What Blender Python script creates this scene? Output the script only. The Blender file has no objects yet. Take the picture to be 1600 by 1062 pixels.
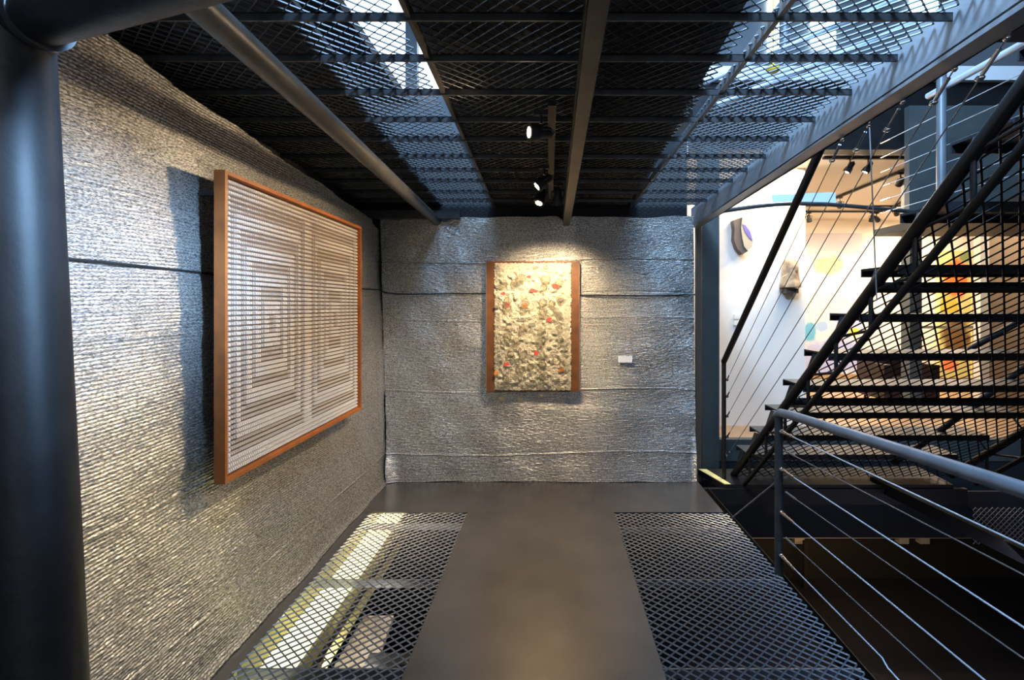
import bpy, math, random
import numpy as np
from mathutils import Vector, Matrix

random.seed(7); RNG = np.random.default_rng(7)
S = bpy.context.scene
COL = S.collection

# ------------------------------------------------------------------ camera, world, exposure, large lights
F = 740.0; CX = 858.0; CY = 478.0; EYE = 1.5
cam_d = bpy.data.cameras.new('camera'); cam = bpy.data.objects.new('camera', cam_d); COL.objects.link(cam)
cam.location = (0, 0, EYE); cam.rotation_euler = (math.pi / 2, 0, 0)
cam_d.sensor_width = 36; cam_d.lens = F / 1600 * 36
cam_d.shift_x = -(CX - 800) / 1600; cam_d.shift_y = -(531 - CY) / 1600
cam_d.clip_start = 0.05
S.camera = cam

w = bpy.data.worlds.new('world'); S.world = w; w.use_nodes = True
w.node_tree.nodes['Background'].inputs[0].default_value = (0.30, 0.42, 0.62, 1)
w.node_tree.nodes['Background'].inputs[1].default_value = 0.07
S.view_settings.view_transform = 'Standard'; S.view_settings.look = 'None'
S.view_settings.gamma = 1; S.view_settings.use_curve_mapping = False
S.view_settings.exposure = 0.08

def light(kind, name, loc, target, power, color, size=None, spot=None, blend=0.5, radius=None, size_y=None):
    d = bpy.data.lights.new(name, kind); o = bpy.data.objects.new(name, d); COL.objects.link(o)
    o.location = loc; d.energy = power; d.color = color
    if target is not None:
        o.rotation_euler = (Vector(target) - Vector(loc)).to_track_quat('-Z', 'Y').to_euler()
    if kind == 'AREA':
        d.size = size
        if size_y: d.shape = 'RECTANGLE'; d.size_y = size_y
    if spot: d.spot_size = spot; d.spot_blend = blend
    if radius is not None: d.shadow_soft_size = radius
    return o

BLUE = (0.36, 0.62, 1.0); WARM = (1.0, 0.76, 0.47); GWARM = (1.0, 0.87, 0.68)
light('AREA', 'skylight_daylight', (0.3, 1.2, 6.0), (0.8, 1.9, 2.4), 420, BLUE, 2.4)
light('AREA', 'edge_beam_fill', (0.25, 0.9, 4.5), (1.25, 1.9, 2.4), 210, BLUE, 0.5)  # extra close blue source, added to brighten the edge beam face
light('AREA', 'side_window_daylight', (4.6, -0.7, 2.90), (-1.4, 1.38, 2.0), 30, (0.36, 0.62, 1.0), 0.6).data.spread = math.radians(17)
light('AREA', 'tread_fill', (2.5, 2.6, 6.0), (2.6, 3.0, 0.5), 85, BLUE, 1.6)  # added blue light from above to brighten the tread tops
light('AREA', 'gallery_side_fill', (6.0, 5.2, 2.9), (6.2, 6.0, 1.2), 26, GWARM, 0.8)  # added fill for the tan wall front, no fixture there
light('AREA', 'rear_fill', (0.9, -3.0, 2.3), (0.0, 3.0, 1.1), 34, (0.88, 0.91, 1.0), 1.6)  # unseen fill light added behind the camera
light('AREA', 'gallery_ceiling_wash', (3.4, 6.3, 2.93), (3.4, 6.3, 0), 130, GWARM, 2.0)
light('AREA', 'gallery_far_wash', (6.2, 7.0, 2.93), (6.2, 7.0, 0), 90, GWARM, 1.2)
light('AREA', 'gallery_partition_fill', (2.5, 4.68, 2.93), (2.0, 5.15, 1.2), 34, GWARM, 0.9, size_y=0.1)  # added fill on the partition front, not one of the track lamps

def P(px, py, Y):
    return Vector(((px - CX) / F * Y, Y, EYE - (py - CY) / F * Y))

# ------------------------------------------------------------------ materials
def mat(name, col, rough=0.5, metal=0.0, emit=None, estr=0, noise=0.0, nscale=8, bump=0.0, bscale=60, spec=0.5, col2=None, trans=0, ior=1.45):
    m = bpy.data.materials.new(name); m.use_nodes = True
    nt = m.node_tree; b = nt.nodes['Principled BSDF']
    b.inputs['Base Color'].default_value = (*col, 1); b.inputs['Roughness'].default_value = rough
    b.inputs['Metallic'].default_value = metal; b.inputs['Specular IOR Level'].default_value = spec
    b.inputs['IOR'].default_value = ior
    if trans: b.inputs['Transmission Weight'].default_value = trans
    if emit: b.inputs['Emission Color'].default_value = (*emit, 1); b.inputs['Emission Strength'].default_value = estr
    tc = nt.nodes.new('ShaderNodeTexCoord')
    if noise or col2:
        n = nt.nodes.new('ShaderNodeTexNoise'); n.inputs['Scale'].default_value = nscale; n.inputs['Detail'].default_value = 6
        nt.links.new(tc.outputs['Object'], n.inputs['Vector'])
        r = nt.nodes.new('ShaderNodeValToRGB')
        c2 = col2 or tuple(c * (1 - noise) for c in col)
        r.color_ramp.elements[0].position = 0.35; r.color_ramp.elements[1].position = 0.65
        r.color_ramp.elements[0].color = (*c2, 1); r.color_ramp.elements[1].color = (*col, 1)
        nt.links.new(n.outputs['Fac'], r.inputs['Fac']); nt.links.new(r.outputs['Color'], b.inputs['Base Color'])
    if bump:
        n2 = nt.nodes.new('ShaderNodeTexNoise'); n2.inputs['Scale'].default_value = bscale; n2.inputs['Detail'].default_value = 4
        nt.links.new(tc.outputs['Object'], n2.inputs['Vector'])
        bp = nt.nodes.new('ShaderNodeBump'); bp.inputs['Strength'].default_value = bump; bp.inputs['Distance'].default_value = 0.01
        nt.links.new(n2.outputs['Fac'], bp.inputs['Height']); nt.links.new(bp.outputs['Normal'], b.inputs['Normal'])
    return m

M = {}
M['steel'] = mat('dark_painted_steel', (0.075, 0.078, 0.082), 0.38, 0.35, noise=0.35, nscale=14, bump=0.12, bscale=50)
M['postpaint'] = mat('post_paint', (0.024, 0.025, 0.028), 0.5, 0.15, noise=0.3, nscale=14, bump=0.12, bscale=50)
M['beampaint'] = mat('pale_beam_paint', (0.36, 0.38, 0.40), 0.42, 0.2, noise=0.25, nscale=5)
M['black'] = mat('black_steel', (0.022, 0.020, 0.020), 0.45, 0.3, noise=0.3, nscale=10)
M['tube'] = mat('worn_steel_tube', (0.085, 0.076, 0.066), 0.42, 0.4, noise=0.35, nscale=9, bump=0.08)
M['grey'] = mat('grey_painted_steel', (0.20, 0.215, 0.23), 0.42, 0.3, noise=0.25, nscale=5)
M['grating'] = mat('expanded_steel', (0.21, 0.22, 0.245), 0.36, 0.45)
M['cgrating'] = mat('ceiling_expanded_steel', (0.12, 0.12, 0.122), 0.38, 0.6)
M['plate'] = mat('rolled_steel_plate', (0.27, 0.26, 0.255), 0.26, 0.8, noise=0.22, nscale=3.5, bump=0.05, bscale=25)
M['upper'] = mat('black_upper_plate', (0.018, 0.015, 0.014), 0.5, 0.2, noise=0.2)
M['dark'] = mat('near_black', (0.012, 0.012, 0.014), 0.8)  # plain matt near-black for backing walls and lower parts
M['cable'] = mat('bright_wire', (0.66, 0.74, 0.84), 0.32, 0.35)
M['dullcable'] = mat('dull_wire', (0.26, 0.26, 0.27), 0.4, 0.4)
M['rail'] = mat('handrail_paint', (0.22, 0.25, 0.29), 0.38, 0.35, noise=0.2, nscale=12)
M['orange'] = mat('orange_timber', (0.42, 0.125, 0.025), 0.45, 0, noise=0.3, nscale=12)
M['brownboard'] = mat('brown_board', (0.17, 0.065, 0.020), 0.5, 0, noise=0.45, nscale=9)
M['cordblack'] = mat('black_cord', (0.006, 0.006, 0.007), 0.7)
M['tread'] = mat('tread_steel', (0.030, 0.033, 0.040), 0.40, 0.2, noise=0.3)
M['tread_top'] = M['tread']
M['teal'] = mat('slate_blue_paint', (0.070, 0.076, 0.072), 0.6, 0, noise=0.15)
M['cream'] = mat('cream_plaster', (0.80, 0.73, 0.64), 0.8)
M['tan'] = mat('tan_plaster', (0.42, 0.29, 0.19), 0.85)
M['woodfloor'] = mat('gallery_floor', (0.42, 0.27, 0.15), 0.4, noise=0.3, nscale=3)
M['lamp'] = mat('lamp_black', (0.012, 0.012, 0.012), 0.6, 0.1)
M['chrome'] = mat('chrome', (0.75, 0.73, 0.70), 0.2, 1.0)
M['lens'] = mat('lamp_lens', (1, 0.9, 0.7), 0.3, emit=(1.0, 0.86, 0.60), estr=30)
M['tube_light'] = mat('light_panel', (0.9, 0.9, 0.7), 0.4, emit=(1.0, 0.95, 0.55), estr=1.3)
M['tray'] = mat('tray_yellow', (0.40, 0.37, 0.14), 0.6)
M['soil'] = mat('lower_floor', (0.030, 0.026, 0.030), 0.55, noise=0.3, nscale=2)
M['lowwall'] = mat('lower_wall', (0.028, 0.020, 0.010), 0.8)
M['ledge'] = mat('lower_ledge', (0.65, 0.52, 0.34), 0.8)
M['lowbrown'] = mat('brown_strip', (0.12, 0.085, 0.06), 0.6)
M['concrete'] = mat('pale_concrete', (0.62, 0.57, 0.48), 0.85, noise=0.35, nscale=20)
M['upwall'] = mat('upper_grey_wall', (0.32, 0.35, 0.38), 0.8)
M['white'] = mat('white_band', (0.80, 0.76, 0.72), 0.7)
M['winglass'] = mat('bright_window', (0.9, 0.95, 1), 0.3, emit=(0.80, 0.92, 1.0), estr=3.0)
M['paleblue'] = mat('pale_blue_card', (0.66, 0.76, 0.95), 0.6)
M['yellow'] = mat('yellow_shade', (0.75, 0.55, 0.03), 0.5)
M['stripe'] = mat('yellow_tape', (0.80, 0.70, 0.28), 0.6)
M['leather'] = mat('black_leather', (0.016, 0.008, 0.008), 0.4)
M['red'] = mat('red_scrap', (0.60, 0.07, 0.05), 0.7)
M['orangescrap'] = mat('orange_scrap', (0.75, 0.28, 0.05), 0.7)
M['greyscrap'] = mat('grey_scrap', (0.22, 0.21, 0.16), 0.8)
M['glass'] = mat('clear_glass', (0.95, 0.93, 0.88), 0.03, trans=0.85, ior=1.3)
M['maskw'] = mat('mask_wood', (0.50, 0.36, 0.22), 0.5, noise=0.6, nscale=14)
M['maskdark'] = mat('mask_brown_wood', (0.10, 0.075, 0.06), 0.6)  # darker brown of the mask side and mount block
M['masklilac'] = mat('mask_lilac_paint', (0.12, 0.09, 0.32), 0.5)
M['maskpale'] = mat('mask_pale_paint', (0.36, 0.30, 0.22), 0.5)

m = M['glass']; nt = m.node_tree; b = nt.nodes['Principled BSDF']; out = nt.nodes['Material Output']
b.inputs['Transmission Weight'].default_value = 0; b.inputs['Roughness'].default_value = 0.08; b.inputs['Base Color'].default_value = (0.34, 0.31, 0.25, 1)
tr = nt.nodes.new('ShaderNodeBsdfTransparent'); tr.inputs[0].default_value = (0.86, 0.85, 0.80, 1); mxs = nt.nodes.new('ShaderNodeMixShader'); mxs.inputs[0].default_value = 0.22
nt.links.new(tr.outputs[0], mxs.inputs[1]); nt.links.new(b.outputs[0], mxs.inputs[2]); nt.links.new(mxs.outputs[0], out.inputs[0])

# foil quilt: metallic rows with fine crumple, sparkle painted into the base colour
m = mat('foil_quilt', (0.56, 0.53, 0.49), 0.34, 0.68)
nt = m.node_tree; b = nt.nodes['Principled BSDF']
tc = nt.nodes.new('ShaderNodeTexCoord'); mp = nt.nodes.new('ShaderNodeMapping'); mp.inputs['Scale'].default_value = (95, 95, 330)
nt.links.new(tc.outputs['Object'], mp.inputs['Vector'])
vo = nt.nodes.new('ShaderNodeTexNoise'); vo.inputs['Scale'].default_value = 1.0; vo.inputs['Detail'].default_value = 3
nt.links.new(mp.outputs['Vector'], vo.inputs['Vector'])
bp = nt.nodes.new('ShaderNodeBump'); bp.inputs['Strength'].default_value = 0.6; bp.inputs['Distance'].default_value = 0.003
nt.links.new(vo.outputs['Fac'], bp.inputs['Height']); nt.links.new(bp.outputs['Normal'], b.inputs['Normal'])
rr = nt.nodes.new('ShaderNodeValToRGB'); rr.color_ramp.elements[0].position = 0.40; rr.color_ramp.elements[1].position = 0.60
rr.color_ramp.elements[0].color = (0.165, 0.155, 0.142, 1); rr.color_ramp.elements[1].color = (0.66, 0.64, 0.605, 1)
nt.links.new(vo.outputs['Fac'], rr.inputs['Fac']); nt.links.new(rr.outputs['Color'], b.inputs['Base Color'])
M['foil'] = m

# cream tufted wool
m = mat('cream_tufts', (0.56, 0.51, 0.39), 0.9, bump=1.0, bscale=45, noise=0.25, nscale=18); M['tufts'] = m
M['bead_light'] = mat('bead_light', (0.74, 0.67, 0.60), 0.6)
M['bead_mid'] = mat('bead_mid', (0.56, 0.49, 0.42), 0.6)
M['bead_back'] = mat('bead_backing', (0.17, 0.115, 0.08), 0.8)

# painting materials (procedural abstracts)
def blobs(name, base, layers, rough=0.6):
    m = bpy.data.materials.new(name); m.use_nodes = True; nt = m.node_tree; b = nt.nodes['Principled BSDF']
    b.inputs['Roughness'].default_value = rough
    tc = nt.nodes.new('ShaderNodeTexCoord'); prev = None
    rgb = nt.nodes.new('ShaderNodeRGB'); rgb.outputs[0].default_value = (*base, 1); prev = rgb.outputs[0]
    for (cx, cz, rx, rz, col, amt) in layers:      # soft ellipses in the canvas's own coordinates
        mp = nt.nodes.new('ShaderNodeMapping'); mp.inputs['Location'].default_value = (-cx / rx, 0, -cz / rz)
        mp.inputs['Scale'].default_value = (1 / rx, 0, 1 / rz)
        nt.links.new(tc.outputs['Object'], mp.inputs['Vector'])
        n = nt.nodes.new('ShaderNodeTexNoise'); n.inputs['Scale'].default_value = 7; n.inputs['Detail'].default_value = 5
        nt.links.new(tc.outputs['Object'], n.inputs['Vector'])
        ln = nt.nodes.new('ShaderNodeVectorMath'); ln.operation = 'LENGTH'; nt.links.new(mp.outputs[0], ln.inputs[0])
        ad = nt.nodes.new('ShaderNodeMath'); ad.operation = 'ADD'; nt.links.new(ln.outputs['Value'], ad.inputs[0]); nt.links.new(n.outputs['Fac'], ad.inputs[1])
        rmp = nt.nodes.new('ShaderNodeMapRange'); rmp.inputs['From Min'].default_value = 1.65; rmp.inputs['From Max'].default_value = 1.25
        rmp.inputs['To Min'].default_value = 0; rmp.inputs['To Max'].default_value = amt
        nt.links.new(ad.outputs[0], rmp.inputs['Value'])
        mx = nt.nodes.new('ShaderNodeMixRGB'); nt.links.new(rmp.outputs[0], mx.inputs['Fac']); nt.links.new(prev, mx.inputs[1]); mx.inputs[2].default_value = (*col, 1)
        prev = mx.outputs[0]
    nt.links.new(prev, b.inputs['Base Color']); return m

# ------------------------------------------------------------------ mesh helpers
class MB:
    def __init__(s): s.v = []; s.f = []; s.mi = []
    def _add(s, vs, fs, mi=0):
        k = len(s.v); s.v += [tuple(v) for v in vs]; s.f += [tuple(i + k for i in f) for f in fs]; s.mi += [mi] * len(fs); return s
    def hexa(s, c, mi=0):      # eight corners: bottom ring, top ring
        return s._add(c, [(3, 2, 1, 0), (4, 5, 6, 7), (0, 1, 5, 4), (1, 2, 6, 5), (2, 3, 7, 6), (3, 0, 4, 7)], mi)
    def box(s, x0, x1, y0, y1, z0, z1, mi=0):
        return s.hexa([(x0, y0, z0), (x1, y0, z0), (x1, y1, z0), (x0, y1, z0), (x0, y0, z1), (x1, y0, z1), (x1, y1, z1), (x0, y1, z1)], mi)
    def bar(s, a, b, wd, ht, up=(0, 0, 1), mi=0):   # rectangular bar between two points
        a = Vector(a); b = Vector(b); d = (b - a).normalized(); x = d.cross(Vector(up)).normalized() * (wd / 2); z = x.cross(d).normalized() * (ht / 2)
        return s.hexa([a - x - z, a + x - z, b + x - z, b - x - z, a - x + z, a + x + z, b + x + z, b - x + z], mi)
    def tube(s, pts, r, n=12, mi=0, cap=True):
        pts = [Vector(p) for p in pts]; rs = r if isinstance(r, (list, tuple)) else [r] * len(pts)
        d0 = (pts[1] - pts[0]).normalized(); ref = Vector((0, 0, 1)) if abs(d0.z) < 0.9 else Vector((1, 0, 0))
        vs = []; prev = None
        for i, p in enumerate(pts):
            if i == 0: d = pts[1] - pts[0]
            elif i == len(pts) - 1: d = pts[-1] - pts[-2]
            else: d = (pts[i + 1] - p).normalized() + (p - pts[i - 1]).normalized()
            d.normalize()
            x = d.cross(ref).normalized() if prev is None else (prev - d * prev.dot(d)).normalized()
            prev = x; y = d.cross(x)
            for k in range(n):
                a = 2 * math.pi * k / n; vs.append(p + (x * math.cos(a) + y * math.sin(a)) * rs[i])
        fs = [(i * n + k, i * n + (k + 1) % n, (i + 1) * n + (k + 1) % n, (i + 1) * n + k) for i in range(len(pts) - 1) for k in range(n)]
        if cap: fs += [tuple(range(n))[::-1], tuple((len(pts) - 1) * n + k for k in range(n))]
        return s._add(vs, fs, mi)
    def ball(s, c, r, n=12, m=8, sc=(1, 1, 1), mi=0):
        c = Vector(c); vs = []; fs = []
        for j in range(m + 1):
            t = math.pi * j / m
            for k in range(n):
                a = 2 * math.pi * k / n
                vs.append(c + Vector((math.sin(t) * math.cos(a) * r * sc[0], math.sin(t) * math.sin(a) * r * sc[1], math.cos(t) * r * sc[2])))
        for j in range(m):
            for k in range(n): fs.append((j * n + k, (j + 1) * n + k, (j + 1) * n + (k + 1) % n, j * n + (k + 1) % n))
        return s._add(vs, fs, mi)
    def prism(s, poly, d, mi=0):   # 3D polygon extruded by vector d
        n = len(poly); d = Vector(d); a = [Vector(p) for p in poly]
        return s._add(a + [p + d for p in a], [tuple(range(n))[::-1], tuple(range(n, 2 * n))] + [(i, (i + 1) % n, n + (i + 1) % n, n + i) for i in range(n)], mi)
    def build(s, name, mats, parent=None, smooth=True, origin=None):
        return mk(name, np.array(s.v, dtype=np.float64), s.f, mats, parent, smooth, s.mi, origin)

def wloc(o):
    v = Vector((0, 0, 0))
    while o is not None: v += o.location; o = o.parent
    return v

def mk(name, V, faces, mats, parent=None, smooth=True, mi=None, origin=None):
    if not isinstance(mats, (list, tuple)): mats = [mats]
    if parent is not None: org = np.array(wloc(parent)); loc = (0, 0, 0)
    else:
        org = np.array(origin) if origin is not None else np.array([(V[:, 0].min() + V[:, 0].max()) / 2, (V[:, 1].min() + V[:, 1].max()) / 2, V[:, 2].min()])
        loc = tuple(org)
    me = bpy.data.meshes.new(name); me.from_pydata((V - org).tolist(), [], faces if isinstance(faces, list) else faces.tolist())
    for m_ in mats: me.materials.append(m_)
    if mi is not None and len(mats) > 1: me.polygons.foreach_set('material_index', mi)
    me.update()
    if smooth:
        me.polygons.foreach_set('use_smooth', [True] * len(me.polygons)); me.set_sharp_from_angle(angle=math.radians(40))
    o = bpy.data.objects.new(name, me); COL.objects.link(o); o.location = loc
    if parent is not None: o.parent = parent
    return o

def thing(name, loc, label, cat, group=None):
    o = bpy.data.objects.new(name, None); COL.objects.link(o); o.location = loc; o.empty_display_size = 0.05
    return tag(o, label, cat, group)

def tag(o, label, cat, group=None, kind=None):
    o['label'] = label; o['category'] = cat
    if group: o['group'] = group
    if kind: o['kind'] = kind
    return o

def struct(o): o['kind'] = 'structure'; return o

def copy_tree(o, parent=None):
    c = o.copy(); COL.objects.link(c)
    if parent is not None: c.parent = parent
    for ch in o.children: copy_tree(ch, c)
    return c

def grating(name, x0, x1, y0, y1, mt, L=0.055, SS=0.048, wd=0.0105, t=0.003, tilt=45, place=None, parent=None, edge=None, origin=None):
    """expanded metal: brick lattice of nodes joined by tilted flat strands"""
    hx, hy = L / 2, SS / 2; th = math.radians(tilt)
    a = np.array([0, math.cos(th), math.sin(th)]) * wd / 2; bb = np.array([0, -math.sin(th), math.cos(th)]) * t / 2
    nx = int((x1 - x0) / hx); ny = int((y1 - y0) / hy); P0 = []; P1 = []
    for j in range(ny + 1):
        for i in range(nx + 1):
            if (i + j) % 2: continue
            p = (x0 + i * hx, y0 + j * hy)
            for sx in (-1, 1):
                q = (p[0] + sx * hx, p[1] + hy)
                if x0 - 1e-6 <= q[0] <= x1 + 1e-6 and q[1] <= y1 + 1e-6: P0.append((*p, 0)); P1.append((*q, 0))
    P0 = np.array(P0); P1 = np.array(P1); n = len(P0)
    cs = [a + bb, -a + bb, -a - bb, a - bb]
    V = np.concatenate([np.stack([P0 + c for c in cs], 1), np.stack([P1 + c for c in cs], 1)], 1).reshape(-1, 3)
    base = (np.arange(n) * 8)[:, None]
    Fc = np.concatenate([base + np.array([k, (k + 1) % 4, 4 + (k + 1) % 4, 4 + k]) for k in range(4)], 0)
    if place is not None: V = place(V)
    return mk(name, V, Fc, mt, parent, smooth=False, origin=origin)

# ------------------------------------------------------------------ platform floor
YB = 4.04
fl = MB()
fl.box(-1.40, 1.27, 3.447, 4.3, -0.008, 0.0)                            # rear plate
fl.box(-1.40, -1.295, -0.8, 3.447, -0.012, -0.002)                      # edge strip under the quilt
struct(fl.build('floor', M['plate']))
fp = MB(); fp.box(-0.592, 0.470, -0.8, 3.455, -0.004, 0.004)
for j in range(140):                                                      # raised lozenges of the tread plate
    y = -0.1 + j * 0.026
    if y > 3.42: break
    for i in range(40):
        x = -0.575 + i * 0.027 + (0.0135 if j % 2 else 0)
        if x > 0.455: continue
        s = 1 if (i + j) % 2 else -1; l, q, h = 0.0085, 0.0034, 0.0005
        c, sn = math.cos(0.8 * s), math.sin(0.8 * s); z = 0.004
        fp._add([(x + c * l, y + sn * l, z), (x - sn * q, y + c * q, z), (x - c * l, y - sn * l, z), (x + sn * q, y - c * q, z), (x, y, z + h)],
                [(0, 1, 4), (1, 2, 4), (2, 3, 4), (3, 0, 4)])
tag(fp.build('floor_plate', M['plate']), 'long steel tread plate running down the middle of the walkway toward the small artwork', 'floor plate', kind='structure')
g1 = grating('floor_grating', -1.30, -0.585, 0.4, 3.447, M['grating'], wd=0.0072, tilt=38)
tag(g1, 'expanded metal floor grating beside the foil wall with a lit strip glowing beneath', 'metal grating', 'expanded metal floor panels')
g2 = grating('floor_grating', 0.465, 1.295, 0.4, 3.447, M['grating'], wd=0.0072, tilt=38)
tag(g2, 'expanded metal floor grating between the steel walkway plate and the cable railing', 'metal grating', 'expanded metal floor panels')
for o in (g1, g2): o.location.z -= 0.0
for k, Y in enumerate((3.22, 2.61, 1.968, 1.35)):
    b_ = MB(); b_.box(0.465, 1.295, Y - 0.004, Y + 0.004, -0.045, -0.006)
    tag(b_.build('floor_joist', M['grating']), ['thin flat bar under the railing side grating, farthest from the walkway viewpoint', 'flat bar under the railing side grating level with the railing post',
        'flat bar under the railing side grating across its near part', 'flat bar under the railing side grating, the one closest to the viewer'][k], 'support bar', 'bars under the floor gratings')
for k, Y in enumerate((3.28, 2.61, 1.968, 1.35)):
    b_ = MB(); b_.box(-1.295, -0.59, Y - 0.004, Y + 0.004, -0.05, -0.006)
    tag(b_.build('floor_joist', M['grating']), ['thin flat bar under the foil wall side grating, at its far end', 'flat bar under the foil wall side grating near its middle',
        'flat bar under the foil wall side grating across its near part', 'flat bar under the foil wall side grating, the one closest to the viewer'][k], 'support bar', 'bars under the floor gratings')
# edge channel on the open side
b_ = MB(); b_.box(1.3145, 1.3195, 0.3, 3.94, -0.14, -0.006)
tag(b_.build('edge_channel', M['black']), 'dark steel channel closing the open edge of the walkway', 'channel')

# light trough below the left grating
lp_labels = ['short glowing light panel under the grating, close to the back wall', 'glowing light panel under the grating, second from the back wall',
             'long glowing light panel under the grating below the big framed piece', 'glowing yellow light panel under the grating closest to the viewer']
segs = [(3.63, 3.86), (2.97, 3.57), (2.22, 2.90), (1.2, 2.15)]
light('AREA', 'trough_lamp', (-1.22, 2.5, -0.16), (-1.40, 2.5, 0.05), 3.5, (1.0, 0.93, 0.45), 0.08, size_y=2.8)
trough = thing('light_trough', (-1.25, 2.5, -0.24), 'glowing light trough seen through the grating along the foot of the foil side wall', 'light trough')
for k, (ya, yb) in enumerate(segs):
    q = MB(); q.box(-1.355, -1.15, ya, yb, -0.21, -0.19)
    q.build('light_panel', M['tube_light'], trough)
q = MB(); q.box(-1.40, -1.36, 1.0, 4.0, -0.22, -0.03); q.box(-1.12, -1.105, 1.0, 4.0, -0.30, -0.10)
q.box(-1.40, -1.10, 1.0, 4.0, -0.24, -0.215)
q.build('tray', M['tray'], trough)
q = MB(); q.box(-1.15, -1.085, 1.0, 4.0, -0.185, -0.17); q.build('tray_lip', M['black'], trough)
# pale ledge glimpsed further below
q = MB(); q.prism([(-1.25, 1.5, -0.62), (-0.95, 1.5, -0.62), (-0.98, 2.38, -0.62), (-1.05, 3.2, -0.62), (-1.25, 3.2, -0.62)], (0, 0, 0.03))
struct(q.build('floor', M['concrete']))

light('AREA', 'ledge_fill', (-0.98, 2.3, -0.30), (-1.1, 2.7, -0.6), 4.5, (1.0, 0.93, 0.78), 0.2)  # added fill so the pale ledge shows, no lamp modelled
# ------------------------------------------------------------------ walls
wl = MB(); wl.box(-1.75, -1.60, -1.0, 4.4, -2.4, 2.42); struct(wl.build('wall_left', M['dark']))
wb = MB(); wb.box(-1.75, 1.20, 4.12, 4.30, -2.4, 3.0); struct(wb.build('wall_back', M['dark']))

def foil_sheet(kind):
    per = 0.0125; dv = per / 5; du = 0.0125
    if kind == 'left': u = np.arange(0.75, YB + 0.02, du); n_v = int(2.45 / dv)
    else: u = np.arange(-1.505, 1.262, du); n_v = int(2.30 / dv)
    T = np.linspace(0, 1, n_v)
    U, W = np.meshgrid(u, T)
    if kind == 'left':
        ztop = 2.385 - (U - 1.55) * 0.080 + 0.004 * np.sin(U * 9) - 0.03 * (U > 3.85)
        zbot = 0.0 * U + 0.0
    else:
        ztop = 2.262 + 0.006 * np.sin(U * 5 + 1) + 0.004 * np.sin(U * 13) - 0.045 * np.exp(-((U - 0.13) / 0.05) ** 2) - 0.05 * np.exp(-((U + 0.95) / 0.12) ** 2)
        zbot = 0.0 * U + 0.004 + 0.004 * np.sin(U * 11)
    Z = zbot + (ztop - zbot) * W
    sag = 0.010 * np.sin(U * 1.9 + 0.6) + 0.006 * np.sin(U * 4.3 + Z * 2)
    zz = Z + sag * (Z > 0.1)
    row = np.floor(zz / per).astype(int) + 3; lump = RNG.normal(0, 1, (row.max() + 2, U.shape[1]))
    rid = 0.0062 * np.sqrt(np.abs(np.sin(np.pi * zz / per))) + 0.0015 * np.take_along_axis(lump, row, 0)
    big = 0.007 * np.sin(U * 3.1 + Z * 1.7) + 0.005 * np.sin(U * 7.7 - Z * 4.1) + 0.003 * np.sin(U * 15 + Z * 11)
    big += 0.004 * np.sin(Z * 23 + 1.5 * np.sin(U * 2)) * np.exp(-((Z - 0.9) / 0.8) ** 2)
    seam = np.zeros_like(U)
    for zs, a in ((0.245, 0.006), (0.78, 0.005), (1.39, 0.005), (1.875, -0.008), (1.605 if kind == 'back' else 1.63, -0.006)):
        off = zs + (0.02 * np.sin(U * 2.2) if kind == 'back' else 0.004 * np.sin(U * 5))
        seam += a * np.exp(-((Z - off) / 0.007) ** 2)
    jit = RNG.normal(0, 0.0006, U.shape)
    D = rid + big + seam + jit
    if kind == 'left':
        D += 0.02 * np.exp(-(Z / 0.03) ** 2)                         # foot curls out onto the floor
        X = -1.385 - 0.030 * Z + D; V = np.stack([X, U, Z], -1)
        c = np.clip((U - 3.9) / 0.14, 0, 1)
        V[..., 0] -= 0.01 * c
    else:
        xl = -1.375 - 0.030 * Z; s = (U + 1.505) / 2.767; xr = 1.258 - 0.012 * Z
        X = xl + (xr - xl) * s
        edge = 0.025 * np.exp(-((X - xr) / 0.02) ** 2) * np.exp(-((Z - 0.15) / 0.18) ** 2)
        fold = 0.045 * np.exp(-((X - xl) / 0.05) ** 2) * np.exp(-((Z - 0.12) / 0.16) ** 2)
        Y = YB - D - edge - fold; V = np.stack([X, Y, Z], -1)
    nr, nc = U.shape
    idx = np.arange(nr * nc).reshape(nr, nc)
    if kind == 'left': q = np.stack([idx[:-1, :-1], idx[:-1, 1:], idx[1:, 1:], idx[1:, :-1]], -1)
    else: q = np.stack([idx[:-1, :-1], idx[:-1, 1:], idx[1:, 1:], idx[1:, :-1]], -1)
    o = mk('foil_wall_quilt', V.reshape(-1, 3), q.reshape(-1, 4), M['foil'], smooth=False)
    o.data.polygons.foreach_set('use_smooth', [True] * len(o.data.polygons))
    return o
tag(foil_sheet('left'), 'ribbed silver foil quilt covering the long side wall behind the large framed piece', 'wall quilt', 'foil wall coverings')
tag(foil_sheet('back'), 'ribbed silver foil quilt hung across the back wall behind the small artwork', 'wall quilt', 'foil wall coverings')
q = MB()
pts = [(-1.385 - 0.030 * 1.63 + 0.012, y, 1.638 - 0.001 * y + 0.003 * math.sin(y * 5)) for y in np.linspace(0.9, 3.7, 30)]
pts += [(-1.40, 3.9, 1.635), (-1.385, 3.99, 1.615), (-1.30, YB - 0.016, 1.603)]
pts += [(x, YB - 0.017, 1.597 + 0.010 * math.sin(x * 2.2 + 3.0) + 0.009 * max(0, x - 0.6)) for x in np.linspace(-1.2, 1.24, 26)]
q.tube(pts, 0.0055, 6)
tag(q.build('black_cord', M['cordblack']), 'thin black cord stretched along both foil walls at eye height', 'cord')
q = MB(); q.tube([(x, YB - 0.014, 1.872 + 0.006 * math.sin(x * 3)) for x in np.linspace(-1.40, -0.53, 14)], 0.003, 6)
tag(q.build('grey_string', M['dullcable']), 'thin grey string sagging above the cord beside the small artwork', 'string')

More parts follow.
